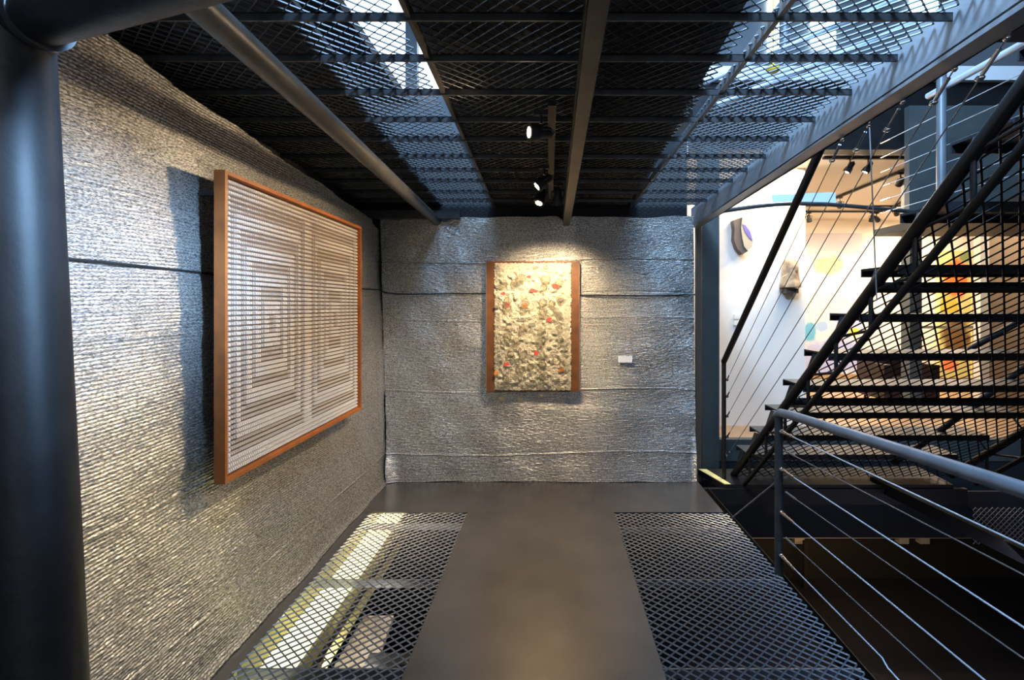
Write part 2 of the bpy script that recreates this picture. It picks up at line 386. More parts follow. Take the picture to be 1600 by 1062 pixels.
# ------------------------------------------------------------------ large framed woven piece on the side wall
FX0, FX1 = -1.345, -1.300; FY0, FY1 = 1.90, 3.285; FZ0, FZ1 = 0.785, 2.047
art = thing('framed_weaving', (FX0, (FY0 + FY1) / 2, FZ0), 'large square beaded weaving in an orange timber frame on the side wall', 'artwork')
t = 0.016
for nm, bx in (('frame_side', (FX0, FX1, FY0, FY0 + t, FZ0, FZ1)), ('frame_side', (FX0, FX1, FY1 - t, FY1, FZ0, FZ1)),
               ('frame_rail', (FX0, FX1, FY0 + t, FY1 - t, FZ0, FZ0 + t)), ('frame_rail', (FX0, FX1, FY0 + t, FY1 - t, FZ1 - t, FZ1))):
    q = MB(); q.box(*bx); q.build(nm, M['orange'], art)
q = MB(); q.box(FX0 + 0.004, FX0 + 0.012, FY0 + t, FY1 - t, FZ0 + t, FZ1 - t); q.build('backing_board', M['bead_back'], art)
q = MB(); NR, NC = 56, 104
py0, pz0 = FY0 + t + 0.006, FZ0 + t + 0.006; dy = (FY1 - FY0 - 2 * t - 0.012) / NC; dz = (FZ1 - FZ0 - 2 * t - 0.012) / NR
xb = FX0 + 0.012
for r in range(NR):
    for c in range(NC):
        h = c % 52
        d = min(min(h, 51 - h) / 26.0, min(r, NR - 1 - r) / 28.0)
        ring = int(d * 9.99); lit = ring % 2 == 0
        fine = int(d * 26) % 2
        y = py0 + c * dy; z = pz0 + r * dz
        hh = dz * (0.72 if lit else 0.58) ; dd = 0.016 if lit else 0.010
        zc = z + dz * 0.5; g = dy * 0.17
        q._add([(xb, y + g, zc - hh / 2), (xb, y + dy - g, zc - hh / 2), (xb, y + dy - g, zc + hh / 2), (xb, y + g, zc + hh / 2),
                (xb + dd, y + g * 1.5, zc - hh / 2 + 0.002), (xb + dd, y + dy - g * 1.5, zc - hh / 2 + 0.002), (xb + dd * 0.8, y + dy - g * 1.5, zc + hh / 2 - 0.002), (xb + dd * 0.8, y + g * 1.5, zc + hh / 2 - 0.002)],
               [(4, 5, 6, 7), (0, 1, 5, 4), (1, 2, 6, 5), (2, 3, 7, 6), (3, 0, 4, 7)], 0 if lit else (0 if fine and False else 1))
q.build('beaded_weave', [M['bead_light'], M['bead_mid']], art, smooth=False)
for yy in (1.945, 3.24):
    q = MB(); q.box(-1.45, FX0, yy - 0.012, yy + 0.012, 1.952, 1.972); q.build('wall_bracket', M['black'], art)

# ------------------------------------------------------------------ small artwork on the back wall
AY = 3.975; pl = P(760, 612, AY); pr = P(905, 408, AY)
art = thing('mixed_media_artwork', ((pl.x + pr.x) / 2, AY, pl.z), 'small upright artwork of cream tufts and glass balls on a brown board', 'artwork')
q = MB(); q.box(pl.x, pr.x, AY, AY + 0.03, pl.z, pr.z); q.build('backboard', M['brownboard'], art)
for (x0, x1, z0, z1) in ((pl.x - 0.003, pl.x, pl.z, pr.z), (pr.x, pr.x + 0.003, pl.z, pr.z)):
    q = MB(); q.box(x0, x1, AY - 0.002, AY + 0.03, z0, z1); q.build('edge_strip', M['greyscrap'], art)
a = P(773, 609, AY); c = P(892, 411, AY)
nu, nv = 120, 190; U, W = np.meshgrid(np.linspace(0, 1, nu), np.linspace(0, 1, nv))
sm = RNG.normal(0, 1, (nv // 4 + 3, nu // 4 + 3))
def interp(g, sc):
    ii = np.arange(nv) / sc; jj = np.arange(nu) / sc; i0 = ii.astype(int); j0 = jj.astype(int); fi = (ii - i0)[:, None]; fj = (jj - j0)[None]
    return (g[i0][:, j0] * (1 - fi) * (1 - fj) + g[i0 + 1][:, j0] * fi * (1 - fj) + g[i0][:, j0 + 1] * (1 - fi) * fj + g[i0 + 1][:, j0 + 1] * fi * fj)
hgt = 0.020 + 0.007 * interp(sm, 4.0) + RNG.normal(0, 0.0022, U.shape)
edge = np.minimum(np.minimum(U, 1 - U) * 12, np.minimum(W, 1 - W) * 18).clip(0, 1)
X = a.x + (c.x - a.x) * U + (RNG.normal(0, 0.004, U.shape)) * (edge < 1); Zz = a.z + (c.z - a.z) * W + RNG.normal(0, 0.004, U.shape) * (edge < 1)
V = np.stack([X, AY - hgt.clip(0.004) * (0.35 + 0.65 * edge), Zz], -1).reshape(-1, 3)
idx = np.arange(nu * nv).reshape(nv, nu); Q = np.stack([idx[:-1, :-1], idx[:-1, 1:], idx[1:, 1:], idx[1:, :-1]], -1).reshape(-1, 4)
o = mk('tufted_panel', V, Q, M['tufts'], art, smooth=True)
def ZP(x, y):      # from the close crop of the artwork
    return P(720 + x * 220 / 865.0, 380 + y * 270 / 1062.0, AY)
for (x, y, r) in ((267, 250, 26), (335, 245, 24), (375, 215, 26), (520, 225, 30), (603, 240, 26), (510, 270, 22), (290, 355, 25), (398, 365, 26), (505, 365, 26), (560, 370, 22), (610, 345, 24), (505, 418, 28), (285, 395, 26),
                  (390, 405, 24), (583, 412, 20), (298, 523, 24), (388, 520, 26), (492, 540, 24), (603, 520, 20), (287, 575, 26), (340, 605, 26), (490, 605, 28), (610, 590, 22), (308, 680, 22), (380, 690, 22), (498, 695, 22),
                  (640, 650, 20), (500, 748, 24), (362, 785, 26), (625, 738, 24), (430, 755, 20), (280, 830, 22), (500, 820, 22), (605, 455, 22)):
    p = ZP(x, y); q = MB(); q.ball((p.x, AY - 0.034, p.z), r / 865 * 220 / F * AY, 16, 10); q.build('glass_ball', M['glass'], art)
for (x, y, w_, h_, mk_) in ((420, 207, 18, 12, 'red'), (580, 262, 24, 22, 'red'), (262, 310, 18, 12, 'red'), (445, 293, 34, 14, 'red'), (287, 380, 20, 18, 'red'), (545, 470, 22, 16, 'red'), (465, 672, 16, 18, 'red'), (285, 744, 20, 14, 'red'),
                        (218, 797, 14, 16, 'orangescrap'), (618, 776, 28, 12, 'orangescrap'), (392, 385, 24, 12, 'orangescrap'), (372, 470, 34, 12, 'greyscrap'), (440, 500, 26, 12, 'greyscrap'), (605, 440, 22, 22, 'greyscrap'),
                        (610, 345, 24, 18, 'greyscrap'), (345, 245, 26, 18, 'greyscrap'), (460, 148, 26, 14, 'greyscrap'), (521, 150, 18, 12, 'greyscrap'), (222, 390, 16, 12, 'greyscrap'), (308, 598, 14, 14, 'greyscrap'), (315, 722, 12, 16, 'greyscrap'), (565, 722, 14, 14, 'greyscrap'), (350, 714, 16, 12, 'greyscrap')):
    p = ZP(x, y); k = 220 / 865 / F * AY
    poly = []
    for i in range(9):
        an = 2 * math.pi * i / 9; rr_ = random.uniform(0.55, 1.1); poly.append((p.x + w_ * k * rr_ * math.cos(an), AY - 0.030, p.z + h_ * k * rr_ * math.sin(an)))
    q = MB(); q.prism(poly, (0, 0.012, 0)); q.build('fabric_scrap', M[mk_], art, smooth=False)
p = P(784, 622, AY); q = MB(); q.ball((p.x, AY - 0.02, p.z), 0.026, 16, 10); q.tube([(p.x, AY - 0.02, p.z + 0.02), (p.x, AY - 0.02, p.z + 0.07)], 0.002, 6)
q.build('hanging_glass_ball', M['glass'], art)
p = P(846, 617, AY); q = MB(); q.ball((p.x, AY - 0.02, p.z), 0.020, 16, 10); q.tube([(p.x, AY - 0.02, p.z + 0.01), (p.x, AY - 0.02, p.z + 0.05)], 0.002, 6)
q.build('hanging_glass_ball', M['glass'], art)
p = P(812, 624, AY); q = MB(); q.ball((p.x, AY - 0.01, p.z), 0.022, 16, 10); q.tube([(p.x, AY - 0.01, p.z + 0.01), (p.x, AY - 0.01, p.z + 0.06)], 0.002, 6)
q.build('hanging_glass_ball', M['glass'], art)
a = P(966, 566, YB - 0.03); c = P(988, 556, YB - 0.03); q = MB(); q.box(a.x, c.x, YB - 0.032, YB - 0.028, a.z, c.z); 
tag(q.build('caption_card', M['paleblue']), 'tiny pale blue caption card on the back wall beside the small artwork', 'card')

# ------------------------------------------------------------------ ceiling deck
def dz_(Y): return EYE + 0.872 + 0.026 * (4.04 - Y)      # underside of grating
def deck(V):
    V = V.copy(); V[:, 2] += dz_(V[:, 1]) + 0.006; return V
tag(grating('ceiling_grating', -1.60, -0.475, 0.5, 4.1, M['cgrating'], L=0.054, SS=0.048, wd=0.0110, place=deck),
    'overhead expanded metal grating above the foil side wall', 'metal grating', 'overhead grating panels')
tag(grating('ceiling_grating', -0.46, 0.70, 0.5, 4.1, M['cgrating'], L=0.054, SS=0.048, wd=0.0110, place=deck),
    'overhead expanded metal grating in the middle, around the track spotlights', 'metal grating', 'overhead grating panels')
tag(grating('ceiling_grating', 0.715, 1.29, 0.5, 4.1, M['cgrating'], L=0.054, SS=0.048, wd=0.0110, place=deck),
    'overhead expanded metal grating beside the stairs, lit blue by daylight', 'metal grating', 'overhead grating panels')
ys = [1.26, 1.516, 1.755, 2.02, 2.296, 2.546, 2.82, 3.08, 3.32, 3.61, 3.87]
cl = ['closest to the viewer', 'second from the viewer', 'third from the viewer', 'fourth from the viewer', 'fifth from the viewer', 'midway, just past the first spotlight', 'seventh from the viewer',
      'eighth from the viewer', 'third before the back wall', 'second before the back wall', 'last before the back wall']
for k, Y in enumerate(ys):
    z = dz_(Y); q = MB(); q.box(-1.60, 1.29, Y - 0.004, Y + 0.004, z - 0.026, z); q.box(-1.60, 1.29, Y - 0.004, Y + 0.010, z - 0.003, z)
    tag(q.build('ceiling_joist', M['steel']), 'grey angle bar crossing under the overhead grating, ' + cl[k], 'crossbar', 'bars under the overhead grating')
for x0, x1, lab in ((-0.478, -0.462, 'thin rusty flat bar running lengthwise under the overhead grating, on the foil wall side'), (0.703, 0.722, 'thin flat bar coloured pale to look daylit, running lengthwise under the grating on the stairs side')):
    q = MB(); q.hexa([(x0 + 0.03, 0.6, dz_(0.6) - 0.02), (x1 + 0.03, 0.6, dz_(0.6) - 0.02), (x1, 4.1, dz_(4.1) - 0.02), (x0, 4.1, dz_(4.1) - 0.02),
                       (x0 + 0.03, 0.6, dz_(0.6) + 0.02), (x1 + 0.03, 0.6, dz_(0.6) + 0.02), (x1, 4.1, dz_(4.1) + 0.02), (x0, 4.1, dz_(4.1) + 0.02)])
    tag(q.build('ceiling_strip', M['tube'] if x0 < 0 else M['grey']), lab, 'flat bar')  # stair-side bar gets a lighter grey, daylight put into its colour
# solid plates lying on the deck above
def plate_on_deck(poly):
    q = MB(); q.prism([(x, y, dz_(y) + 0.05) for x, y in poly], (0, 0, 0.02)); return q
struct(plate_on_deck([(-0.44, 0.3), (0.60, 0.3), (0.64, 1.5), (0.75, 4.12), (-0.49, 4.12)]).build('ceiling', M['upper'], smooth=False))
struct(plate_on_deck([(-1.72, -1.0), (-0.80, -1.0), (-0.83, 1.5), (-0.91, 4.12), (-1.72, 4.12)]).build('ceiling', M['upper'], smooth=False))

# lengthwise beams
q = MB(); a0 = P(937, 0, 1.27); a1 = P(885, 353, 4.06); d = (a1 - a0) / (a1.y - a0.y)
a0 = a0 - d * 0.9
hw = 0.029
def beam(c0, c1, hw, ht):
    return [(c0.x - hw, c0.y, c0.z), (c0.x + hw, c0.y, c0.z), (c1.x + hw, c1.y, c1.z), (c1.x - hw, c1.y, c1.z),
            (c0.x - hw, c0.y, c0.z + ht), (c0.x + hw, c0.y, c0.z + ht), (c1.x + hw, c1.y, c1.z + ht), (c1.x - hw, c1.y, c1.z + ht)]
q.hexa(beam(a0, a1, hw, 0.045)); 
o2 = [Vector(v) for v in beam(a0 + Vector((-0.012, 0, 0.045)), a1 + Vector((-0.012, 0, 0.045)), 0.02, 0.045)]; q.hexa(o2)
tag(q.build('ceiling_beam', M['tube']), 'square steel beam running from overhead to the back wall beside the spotlights', 'beam')
q = MB(); a0 = P(320, 15, 1.16); a1 = P(683, 346, 4.05); d = (a1 - a0) / (a1.y - a0.y); a0 -= d * 0.5
q.tube([a0, a1], 0.039, 24)
tag(q.build('ceiling_pipe', M['tube']), 'thick round steel pipe running overhead toward the back wall corner', 'pipe')
# edge beam on the stair side
q = MB()
def eb(Y): return EYE + 0.722 + 0.040 * (4.2 - Y)
for (x0, x1, za, zb) in ((1.29, 1.30, 0.0, 0.165), (1.29, 1.365, -0.008, 0.004), (1.29, 1.365, 0.157, 0.165)):
    q.hexa([(x0, 0.3, eb(0.3) + za), (x1, 0.3, eb(0.3) + za), (x1, 4.3, eb(4.3) + za), (x0, 4.3, eb(4.3) + za),
            (x0, 0.3, eb(0.3) + zb - 0.04), (x1, 0.3, eb(0.3) + zb - 0.04), (x1, 4.3, eb(4.3) + zb), (x0, 4.3, eb(4.3) + zb)])
tag(q.build('edge_beam', M['beampaint']), 'large grey steel channel beam along the stair edge of the overhead deck, washed in blue daylight', 'beam')
q = MB(); q.box(-1.6, -0.75, 3.96, 4.02, 2.235, 2.30)
tag(q.build('corner_beam', M['steel']), 'dark beam stub above the wall corner behind the round pipe', 'beam')

# ------------------------------------------------------------------ scaffold post and crossing tube, near the viewer
post = thing('steel_post', (-0.80, 0.8, 0), 'big dark round steel post at the near edge of the foil wall', 'post')
q = MB(); q.tube([P(66, 1062, 0.8) + Vector((0.035, 0, -0.87)), P(62, 1062, 0.8), P(38, 600, 0.8), P(8, 45, 0.8), P(-4, -180, 0.8)], 0.0605, 32); q.build('upright', M['postpaint'], post)
q = MB(); a0 = P(20, 42, 0.8); q.tube([a0, a0 + Vector((0.44, -0.14, 0.0)), a0 + Vector((0.88, -0.28, 0.0))], 0.040, 32); q.build('top_tube', M['postpaint'], post)
q = MB(); q.tube([a0 + Vector((0.058, -0.014, 0)), a0 + Vector((0.070, -0.018, 0))], 0.046, 32); q.build('weld', M['steel'], post)

# ------------------------------------------------------------------ track spotlights
def make_spot(label, group, cat='spotlight'):
    """lamp hanging from its origin, aimed along its local -Z after rotation of the head"""
    root = thing('track_spotlight', (0, 0, 0), label, cat, group)
    q = MB(); q.box(-0.03, 0.03, -0.012, 0.012, -0.02, 0.0); q.tube([(0, 0, -0.02), (0, 0, -0.055)], 0.007, 10); q.build('mount', M['lamp'], root)
    q = MB()
    q.tube([(0, 0, 0.055), (0, 0, 0.045), (0, 0, 0.0), (0, 0, -0.012), (0, 0, -0.05), (0, 0, -0.056)], [0.012, 0.022, 0.026, 0.034, 0.038, 0.038], 20)
    q.tube([(-0.040, 0, -0.01), (-0.044, 0, 0.03), (0, 0, 0.062), (0.044, 0, 0.03), (0.040, 0, -0.01)], 0.004, 6)
    h = q.build('lamp_head', M['lamp'], root); h.location = (0, 0, -0.095)
    q = MB(); q.ball((0, 0, 0.004), 0.032, 16, 8, (1, 1, 0.5)); l = mk('lens', np.array(q.v), q.f, M['lens'], None, True)
    l.parent = h; l.location = (0, 0, -0.061)
    return root, h
def spot(label, group, at, target, power, angle=70, blend=0.7, color=WARM, first=[None]):
    if first[0] is None: first[0] = make_spot(label, group)[0]; r = first[0]
    else: r = copy_tree(first[0])
    r['label'] = label; r['group'] = group
    r.location = at
    h = [c for c in r.children if c.name.startswith('lamp_head')][0]
    pos = Vector(at) + Vector((0, 0, -0.095)); dr = (Vector(target) - pos).normalized()
    h.rotation_euler = dr.to_track_quat('-Z', 'Y').to_euler()
    light('SPOT', 'spot_beam', pos + dr * 0.075, target, power, color, spot=math.radians(angle), blend=blend, radius=0.025)
    return r
G1 = 'black track spotlights under the overhead grating'
q = MB(); q.box(-0.005, 0.03, 2.0, 3.75, 2.345, 2.37)
tag(q.build('lighting_track', M['lamp']), 'short black lighting track fixed under the overhead grating beside the square beam', 'lighting track')
spot('black spotlight aimed at the foil side wall, closest to the viewer on the overhead track', G1, (-0.035, 2.05, 2.345), (-1.4, 1.5, 2.1), 9, 115)
spot('black spotlight aimed at the large framed piece, second on the overhead track', G1, (-0.03, 2.85, 2.345), (-1.38, 2.55, 1.20), 82, 108)
spot('twin spotlight by the back wall, the foil wall side one', G1, (-0.055, 3.25, 2.345), (-0.75, 2.3, 0.0), 34, 95)
spot('twin spotlight by the back wall, the square beam side one', G1, (0.060, 3.25, 2.345), (0.0, 4.0, 0.45), 150, 118)

# ------------------------------------------------------------------ gallery beyond the stairs
GZ = 0.20
q = MB(); q.box(1.2, 8.0, 4.66, 8.4, GZ - 0.16, GZ); struct(q.build('floor', M['woodfloor']))
q = MB(); q.box(1.2, 8.0, 8.3, 8.4, GZ, 3.1); struct(q.build('wall_gallery_back', M['cream']))
q = MB(); q.box(1.25, 2.785, 5.15, 5.3, GZ, 3.0); struct(q.build('wall_gallery_partition', M['cream']))
q = MB(); q.box(1.2, 8.0, 4.6, 8.4, 3.0, 3.1); struct(q.build('ceiling', M['cream']))
q = MB(); q.box(5.53, 7.6, 6.0, 6.1, GZ, 3.0); struct(q.build('wall_gallery_right', M['tan']))
q = MB(); q.box(1.2, 1.25, 4.5, 8.4, GZ, 3.0); struct(q.build('wall_gallery_left', M['cream']))
q = MB(); q.box(5.42, 5.53, 5.95, 6.05, GZ, 3.0); struct(q.build('trim_pier', M['cream']))
# fascia and upper band
q = MB(); q.box(1.35, 8.0, 4.45, 4.6, 2.97, 3.60); struct(q.build('trim_fascia', M['black']))
q = MB(); q.box(1.0, 8.0, 4.40, 7.0, 3.60, 3.73); struct(q.build('trim_white_band', M['white']))
# columns
a = P(1097, 690, 4.35); c = P(1124, 330, 4.35)
q = MB(); q.box(a.x, c.x, 4.35, 4.50, -0.1, 2.97); struct(q.build('column', M['teal']))
a = P(1088, 690, 4.32); c = P(1096, 330, 4.32)
q = MB(); q.box(a.x, c.x, 4.32, 4.36, -0.1, 2.6); tag(q.build('timber_post', M['lowbrown']), 'narrow brown upright strip between the foil back wall and the slate column', 'upright')
q = MB(); q.box(1.22, 8.0, 4.58, 4.66, 0.0, GZ + 0.01); struct(q.build('trim_floor_edge', M['teal']))
q = MB(); q.box(4.19, 4.33, 5.5, 5.64, GZ, 3.0); struct(q.build('column', M['teal']))
q = MB(); q.box(3.27, 4.6, 4.30, 4.36, 2.20, 3.32); struct(q.build('wall_stairwell', M['teal']))

# curved rail + pale card
q = MB(); q.tube([P(1127, 330, 4.3), P(1155, 326, 4.3), P(1185, 322, 4.3), P(1215, 319, 4.3), P(1250, 318, 4.3), P(1290, 319, 4.3), P(1330, 322, 4.3), P(1375, 326, 4.3), P(1430, 331, 4.3)], 0.019, 12)
tag(q.build('bowed_rail', M['steel']), 'bowed grey rail crossing the gallery opening at head height', 'rail')
a = P(1208, 318, 4.36)
q = MB(); q.prism([P(1208, 319, 4.36), P(1307, 319, 4.36), P(1305, 300, 4.36), P(1207, 304, 4.36)], (0, 0.01, 0))
tag(q.build('pale_panel', M['paleblue']), 'pale blue flat panel standing on the bowed rail', 'panel')

# masks on the partition
def mask(name, label, prof, ycen, mats, Y, depth):
    root = thing(name, (P(ycen[0], ycen[1], Y)), label, 'mask', 'carved masks on the gallery partition')
    return root
Y = 5.14
root = thing('carved_mask', P(1163, 395, Y), 'curved carved mask with lilac and pale stripes on the cream partition', 'mask', 'wall masks')
out = [(1160, 339), (1164, 347), (1170, 355), (1175, 366), (1177, 378), (1175, 386), (1168, 391), (1163, 385), (1160, 372), (1158, 355)]
q = MB(); q.prism([P(x, y, Y - 0.10) for x, y in out], (0, 0.02, 0)); q.build('mask_face', M['maskpale'], root)
inn = [(1160, 350), (1165, 352), (1172, 362), (1176, 376), (1171, 372), (1164, 362)]
q = MB(); q.prism([P(x, y, Y - 0.105) for x, y in inn], (0, 0.01, 0)); q.build('painted_band', M['masklilac'], root)
out2 = [(1157, 340), (1161, 339), (1159, 357), (1161, 373), (1165, 386), (1169, 392), (1161, 397), (1152, 388), (1147, 374), (1148, 358), (1146, 344)]
q = MB(); q.prism([P(x, y, Y - 0.085) for x, y in out2], (0, 0.085, 0)); q.build('mask_side', M['maskdark'], root)
root = thing('carved_mask', P(1233, 458, Y), 'upright carved wooden head mask on the cream partition, lower of the two', 'mask', 'wall masks')
prof = [(0.0, 0.105), (0.02, 0.108), (0.07, 0.092), (0.13, 0.084), (0.20, 0.082), (0.25, 0.076), (0.29, 0.060), (0.315, 0.035), (0.325, 0.012)]
base = P(1233, 458, Y)
q = MB(); q.tube([(base.x - 0.012, Y - 0.05, base.z + 0.06 + z) for i, (z, r) in enumerate(prof)], [r for z, r in prof], 18); q.build('mask_head', M['maskw'], root)
q = MB(); q.prism([P(1219, 446, Y - 0.11), P(1248, 448, Y - 0.11), P(1245, 438, Y - 0.10), P(1236, 425, Y - 0.12), P(1224, 432, Y - 0.12)], (0, 0.03, 0)); q.build('mask_jaw', M['maskw'], root)
q = MB(); q.ball((base.x + 0.01, Y - 0.125, base.z + 0.26), 0.03, 12, 8, (0.7, 0.5, 1.6)); q.build('nose_ridge', M['maskw'], root)
q = MB(); q.box(base.x - 0.075, base.x + 0.055, Y - 0.09, Y, base.z, base.z + 0.05); q.build('mount_block', M['maskdark'], root)
for k in range(2):
    a = P(1147, 495 + k * 10, Y); q = MB(); q.box(a.x, a.x + 0.055, Y - 0.008, Y + 0.01, a.z - 0.02, a.z + 0.03)
    tag(q.build('switch_plate', M['cream']), ['small cream switch plate on the partition, upper of two', 'small cream switch plate on the partition, lower of two'][k], 'switch', 'switch plates on the partition')

# large pastel canvas, far wall
PY = 8.22; a = P(1258, 584, PY); c = P(1347, 364, PY)
root = thing('pastel_canvas', ((a.x + c.x) / 2, PY, a.z), 'tall pastel canvas of pale blue and yellow patches on the far gallery wall', 'painting')
hh = (c.z - a.z); 
mp_ = blobs('pastel', (0.70, 0.66, 0.60), [(0.0, hh * 0.93, 0.9, 0.28, (0.42, 0.38, 0.45), 0.7), (-0.08, hh * 0.77, 0.28, 0.16, (0.90, 0.72, 0.12), 0.7), (0.3, hh * 0.38, 0.30, 0.22, (0.40, 0.42, 0.68), 0.9),
       (0.0, hh * 0.12, 0.7, 0.35, (0.33, 0.38, 0.66), 0.9), (0.36, hh * 0.30, 0.10, 0.07, (0.95, 0.78, 0.05), 1), (-0.42, hh * 0.30, 0.12, 0.18, (0.10, 0.35, 0.55), 1), (-0.2, hh * 0.34, 0.12, 0.10, (0.25, 0.40, 0.65), 0.9)])
q = MB(); q.box(a.x, c.x, PY, PY + 0.04, a.z, c.z); q.build('canvas', mp_, root)
q = MB(); q.box(a.x - 0.02, c.x + 0.02, PY - 0.03, PY + 0.05, a.z - 0.07, a.z); q.build('ledge', M['woodfloor'], root)
# bright canvas seen through the stair mesh
a = P(1468, 590, PY); c = P(1517, 392, PY); hh = c.z - a.z
root = thing('orange_canvas', ((a.x + c.x) / 2, PY, a.z), 'tall narrow canvas with an orange disc, green and brown, seen through the stair mesh', 'painting')
mo = blobs('orange_abstract', (0.62, 0.55, 0.22), [(0.02, hh * 0.78, 0.24, 0.36, (0.95, 0.16, 0.03), 1), (-0.1, hh * 0.55, 0.2, 0.2, (0.55, 0.40, 0.06), 1), (0.02, hh * 0.32, 0.26, 0.36, (0.16, 0.085, 0.03), 1), (-0.1, hh * 0.1, 0.15, 0.1, (0.8, 0.2, 0.08), 1), (0.2, hh * 0.95, 0.12, 0.1, (0.2, 0.25, 0.1), 1)])
q = MB(); q.box(a.x, c.x, PY, PY + 0.04, a.z, c.z); q.build('canvas', mo, root)
q = MB(); q.box(a.x - 0.02, a.x, PY - 0.01, PY + 0.05, a.z, c.z); q.box(c.x, c.x + 0.02, PY - 0.01, PY + 0.05, a.z, c.z); q.build('frame_side', M['stripe'], root)
# dark wall shelf rail
q = MB(); q.box(P(1440, 511, 7).x, P(1600, 511, 7).x + 0.4, 7.0, 7.05, P(0, 513, 7).z, P(0, 509, 7).z)
tag(q.build('picture_rail', M['grey']), 'thin dark rail crossing behind the stair mesh in front of the orange canvas', 'rail')

# armchair
root = thing('tub_chair', (P(1402, 600, 6.2).x, 6.2, GZ), 'black leather tub chair in the gallery behind the stair treads', 'chair')
cx = P(1402, 600, 6.2).x
q = MB(); q.box(cx - 0.26, cx + 0.26, 5.95, 6.45, GZ + 0.12, GZ + 0.36); q.build('seat', M['leather'], root)
q = MB(); q.box(cx - 0.32, cx + 0.32, 6.40, 6.52, GZ + 0.12, GZ + 0.68); q.build('backrest', M['leather'], root)
for sx in (-1, 1):
    q = MB(); q.box(cx + sx * 0.30 - 0.05, cx + sx * 0.30 + 0.05, 5.95, 6.45, GZ + 0.12, GZ + 0.56); q.build('armrest', M['leather'], root)
    for yy in (6.0, 6.42):
        q = MB(); q.tube([(cx + sx * 0.28, yy, GZ), (cx + sx * 0.27, yy, GZ + 0.13)], [0.012, 0.018], 8); q.build('leg', M['black'], root)

# gallery tracks + lamps
def track(a, b_, label):
    q = MB(); q.bar(a, b_, 0.035, 0.025); tag(q.build('lighting_track', M['lamp']), label, 'lighting track', 'gallery ceiling tracks')
track((2.75, 4.75, 2.985), (3.75, 4.75, 2.985), 'black lighting track just behind the gallery opening')
track((3.92, 6.6, 2.975), (3.85, 4.9, 2.975), 'black lighting track running into the gallery toward the pastel canvas')
track((4.0, 7.4, 2.975), (5.2, 7.4, 2.975), 'black lighting track across the gallery in front of the pastel canvas')
track((5.25, 7.4, 2.975), (4.9, 6.4, 2.975), 'short black lighting track above the gallery beside the slate column')
G2 = 'gallery track spotlights'
spot('gallery spotlight just behind the opening, the one nearer the cable fittings', G2, (3.00, 4.72, 2.98), (2.2, 5.15, 1.5), 45, 110)
spot('gallery spotlight just behind the opening, beside the slate wall', G2, (3.18, 4.72, 2.98), (2.3, 5.15, 1.2), 45, 110)
spot('large bright gallery spotlight on the inward track, beside the slate column', G2, (3.86, 5.2, 2.965), (4.6, 8.2, 1.5), 70, 90)
spot('gallery spotlight at the far end of the inward track above the bowed rail', G2, (3.90, 6.35, 2.965), (4.8, 8.2, 1.6), 60, 90)
spot('gallery spotlight at the partition end of the cross track', G2, (4.06, 7.4, 2.965), (4.8, 8.2, 1.4), 40, 90)
spot('gallery spotlight beside the hanging wire on the cross track', G2, (5.03, 7.38, 2.965), (5.2, 8.2, 1.2), 40, 90)
spot('gallery spotlight second from the hanging wire on the cross track', G2, (5.13, 7.42, 2.965), (6.9, 8.2, 1.5), 60, 100)
spot('gallery spotlight next to the bluish upper tread', G2, (5.05, 6.9, 2.965), (7.0, 8.2, 1.4), 60, 100)

# ------------------------------------------------------------------ staircase
stair = thing('staircase', (2.3, 4.1, 0), 'open steel staircase with dark treads and a mesh soffit rising toward the viewer', 'staircase')
def ch(Y): return 3.689 - 0.88 * Y            # centre of the upper chord
for xs in (1.63, 3.56):
    q = MB(); q.tube([(xs, 4.19, ch(4.19)), (xs, 1.15, ch(1.15))], 0.029, 20); q.build('stringer_tube', M['black'], stair)
    q = MB(); q.tube([(xs, 3.95, ch(3.95) - 0.20), (xs, 1.15, ch(1.15) - 0.205)], 0.017, 16); q.build('lower_tube', M['black'], stair)
    for i in range(10):
        Y0 = 3.85 - i * 0.29; q = MB(); q.tube([(xs, Y0, ch(Y0)), (xs, Y0, ch(Y0) - 0.20)], 0.011, 8); q.build('web_post', M['black'], stair)
        q = MB(); q.tube([(xs, Y0, ch(Y0)), (xs, Y0 - 0.29, ch(Y0 - 0.29) - 0.20)], 0.008, 8); q.build('web_diagonal', M['black'], stair)
for i in range(11):
    Y0 = 4.308 - 0.06 - 0.2875 * i; z = 0.237 + 0.244 * i
    q = MB(); q.box(1.70, 3.48, Y0 - 0.22, Y0 + 0.06, z - 0.012, z); q.box(1.70, 3.48, Y0 - 0.22, Y0 - 0.212, z - 0.045, z - 0.012); q.box(1.70, 3.48, Y0 + 0.052, Y0 + 0.06, z - 0.045, z - 0.012)
    q.build('tread', M['tread'], stair)
    for xs in (1.63, 3.56):
        xe = 1.70 if xs < 2 else 3.48
        q = MB(); q.bar((xe, Y0 - 0.08, z - 0.02), (xs, Y0 - 0.12, ch(Y0 - 0.12)), 0.04, 0.008); q.build('tread_bracket', M['black'], stair)
for Y0 in (2.36, 3.20, 1.55):
    q = MB(); q.tube([(1.63, Y0, ch(Y0) - 0.02), (3.56, Y0, ch(Y0) - 0.02)], 0.027, 16); q.build('cross_tube', M['black'], stair)
th = math.atan(0.88)
def soffit(V):
    W = np.empty_like(V); n = V[:, 2]
    W[:, 0] = V[:, 0]; W[:, 1] = 4.12 - V[:, 1] * math.cos(th) + n * math.sin(th) * 1.0
    W[:, 2] = ch(4.12) - 0.045 + V[:, 1] * math.sin(th) + n * math.cos(th)
    return W
grating('soffit_mesh', 1.64, 3.56, 0.0, 3.9, M['black'], L=0.076, SS=0.103, wd=0.0145, t=0.003, tilt=0, place=soffit, parent=stair)
q = MB(); q.tube([P(1500, 560, 3.45), P(1519, 543, 3.4), P(1615, 490, 3.05)], 0.022, 10); q.build('side_brace', M['black'], stair)
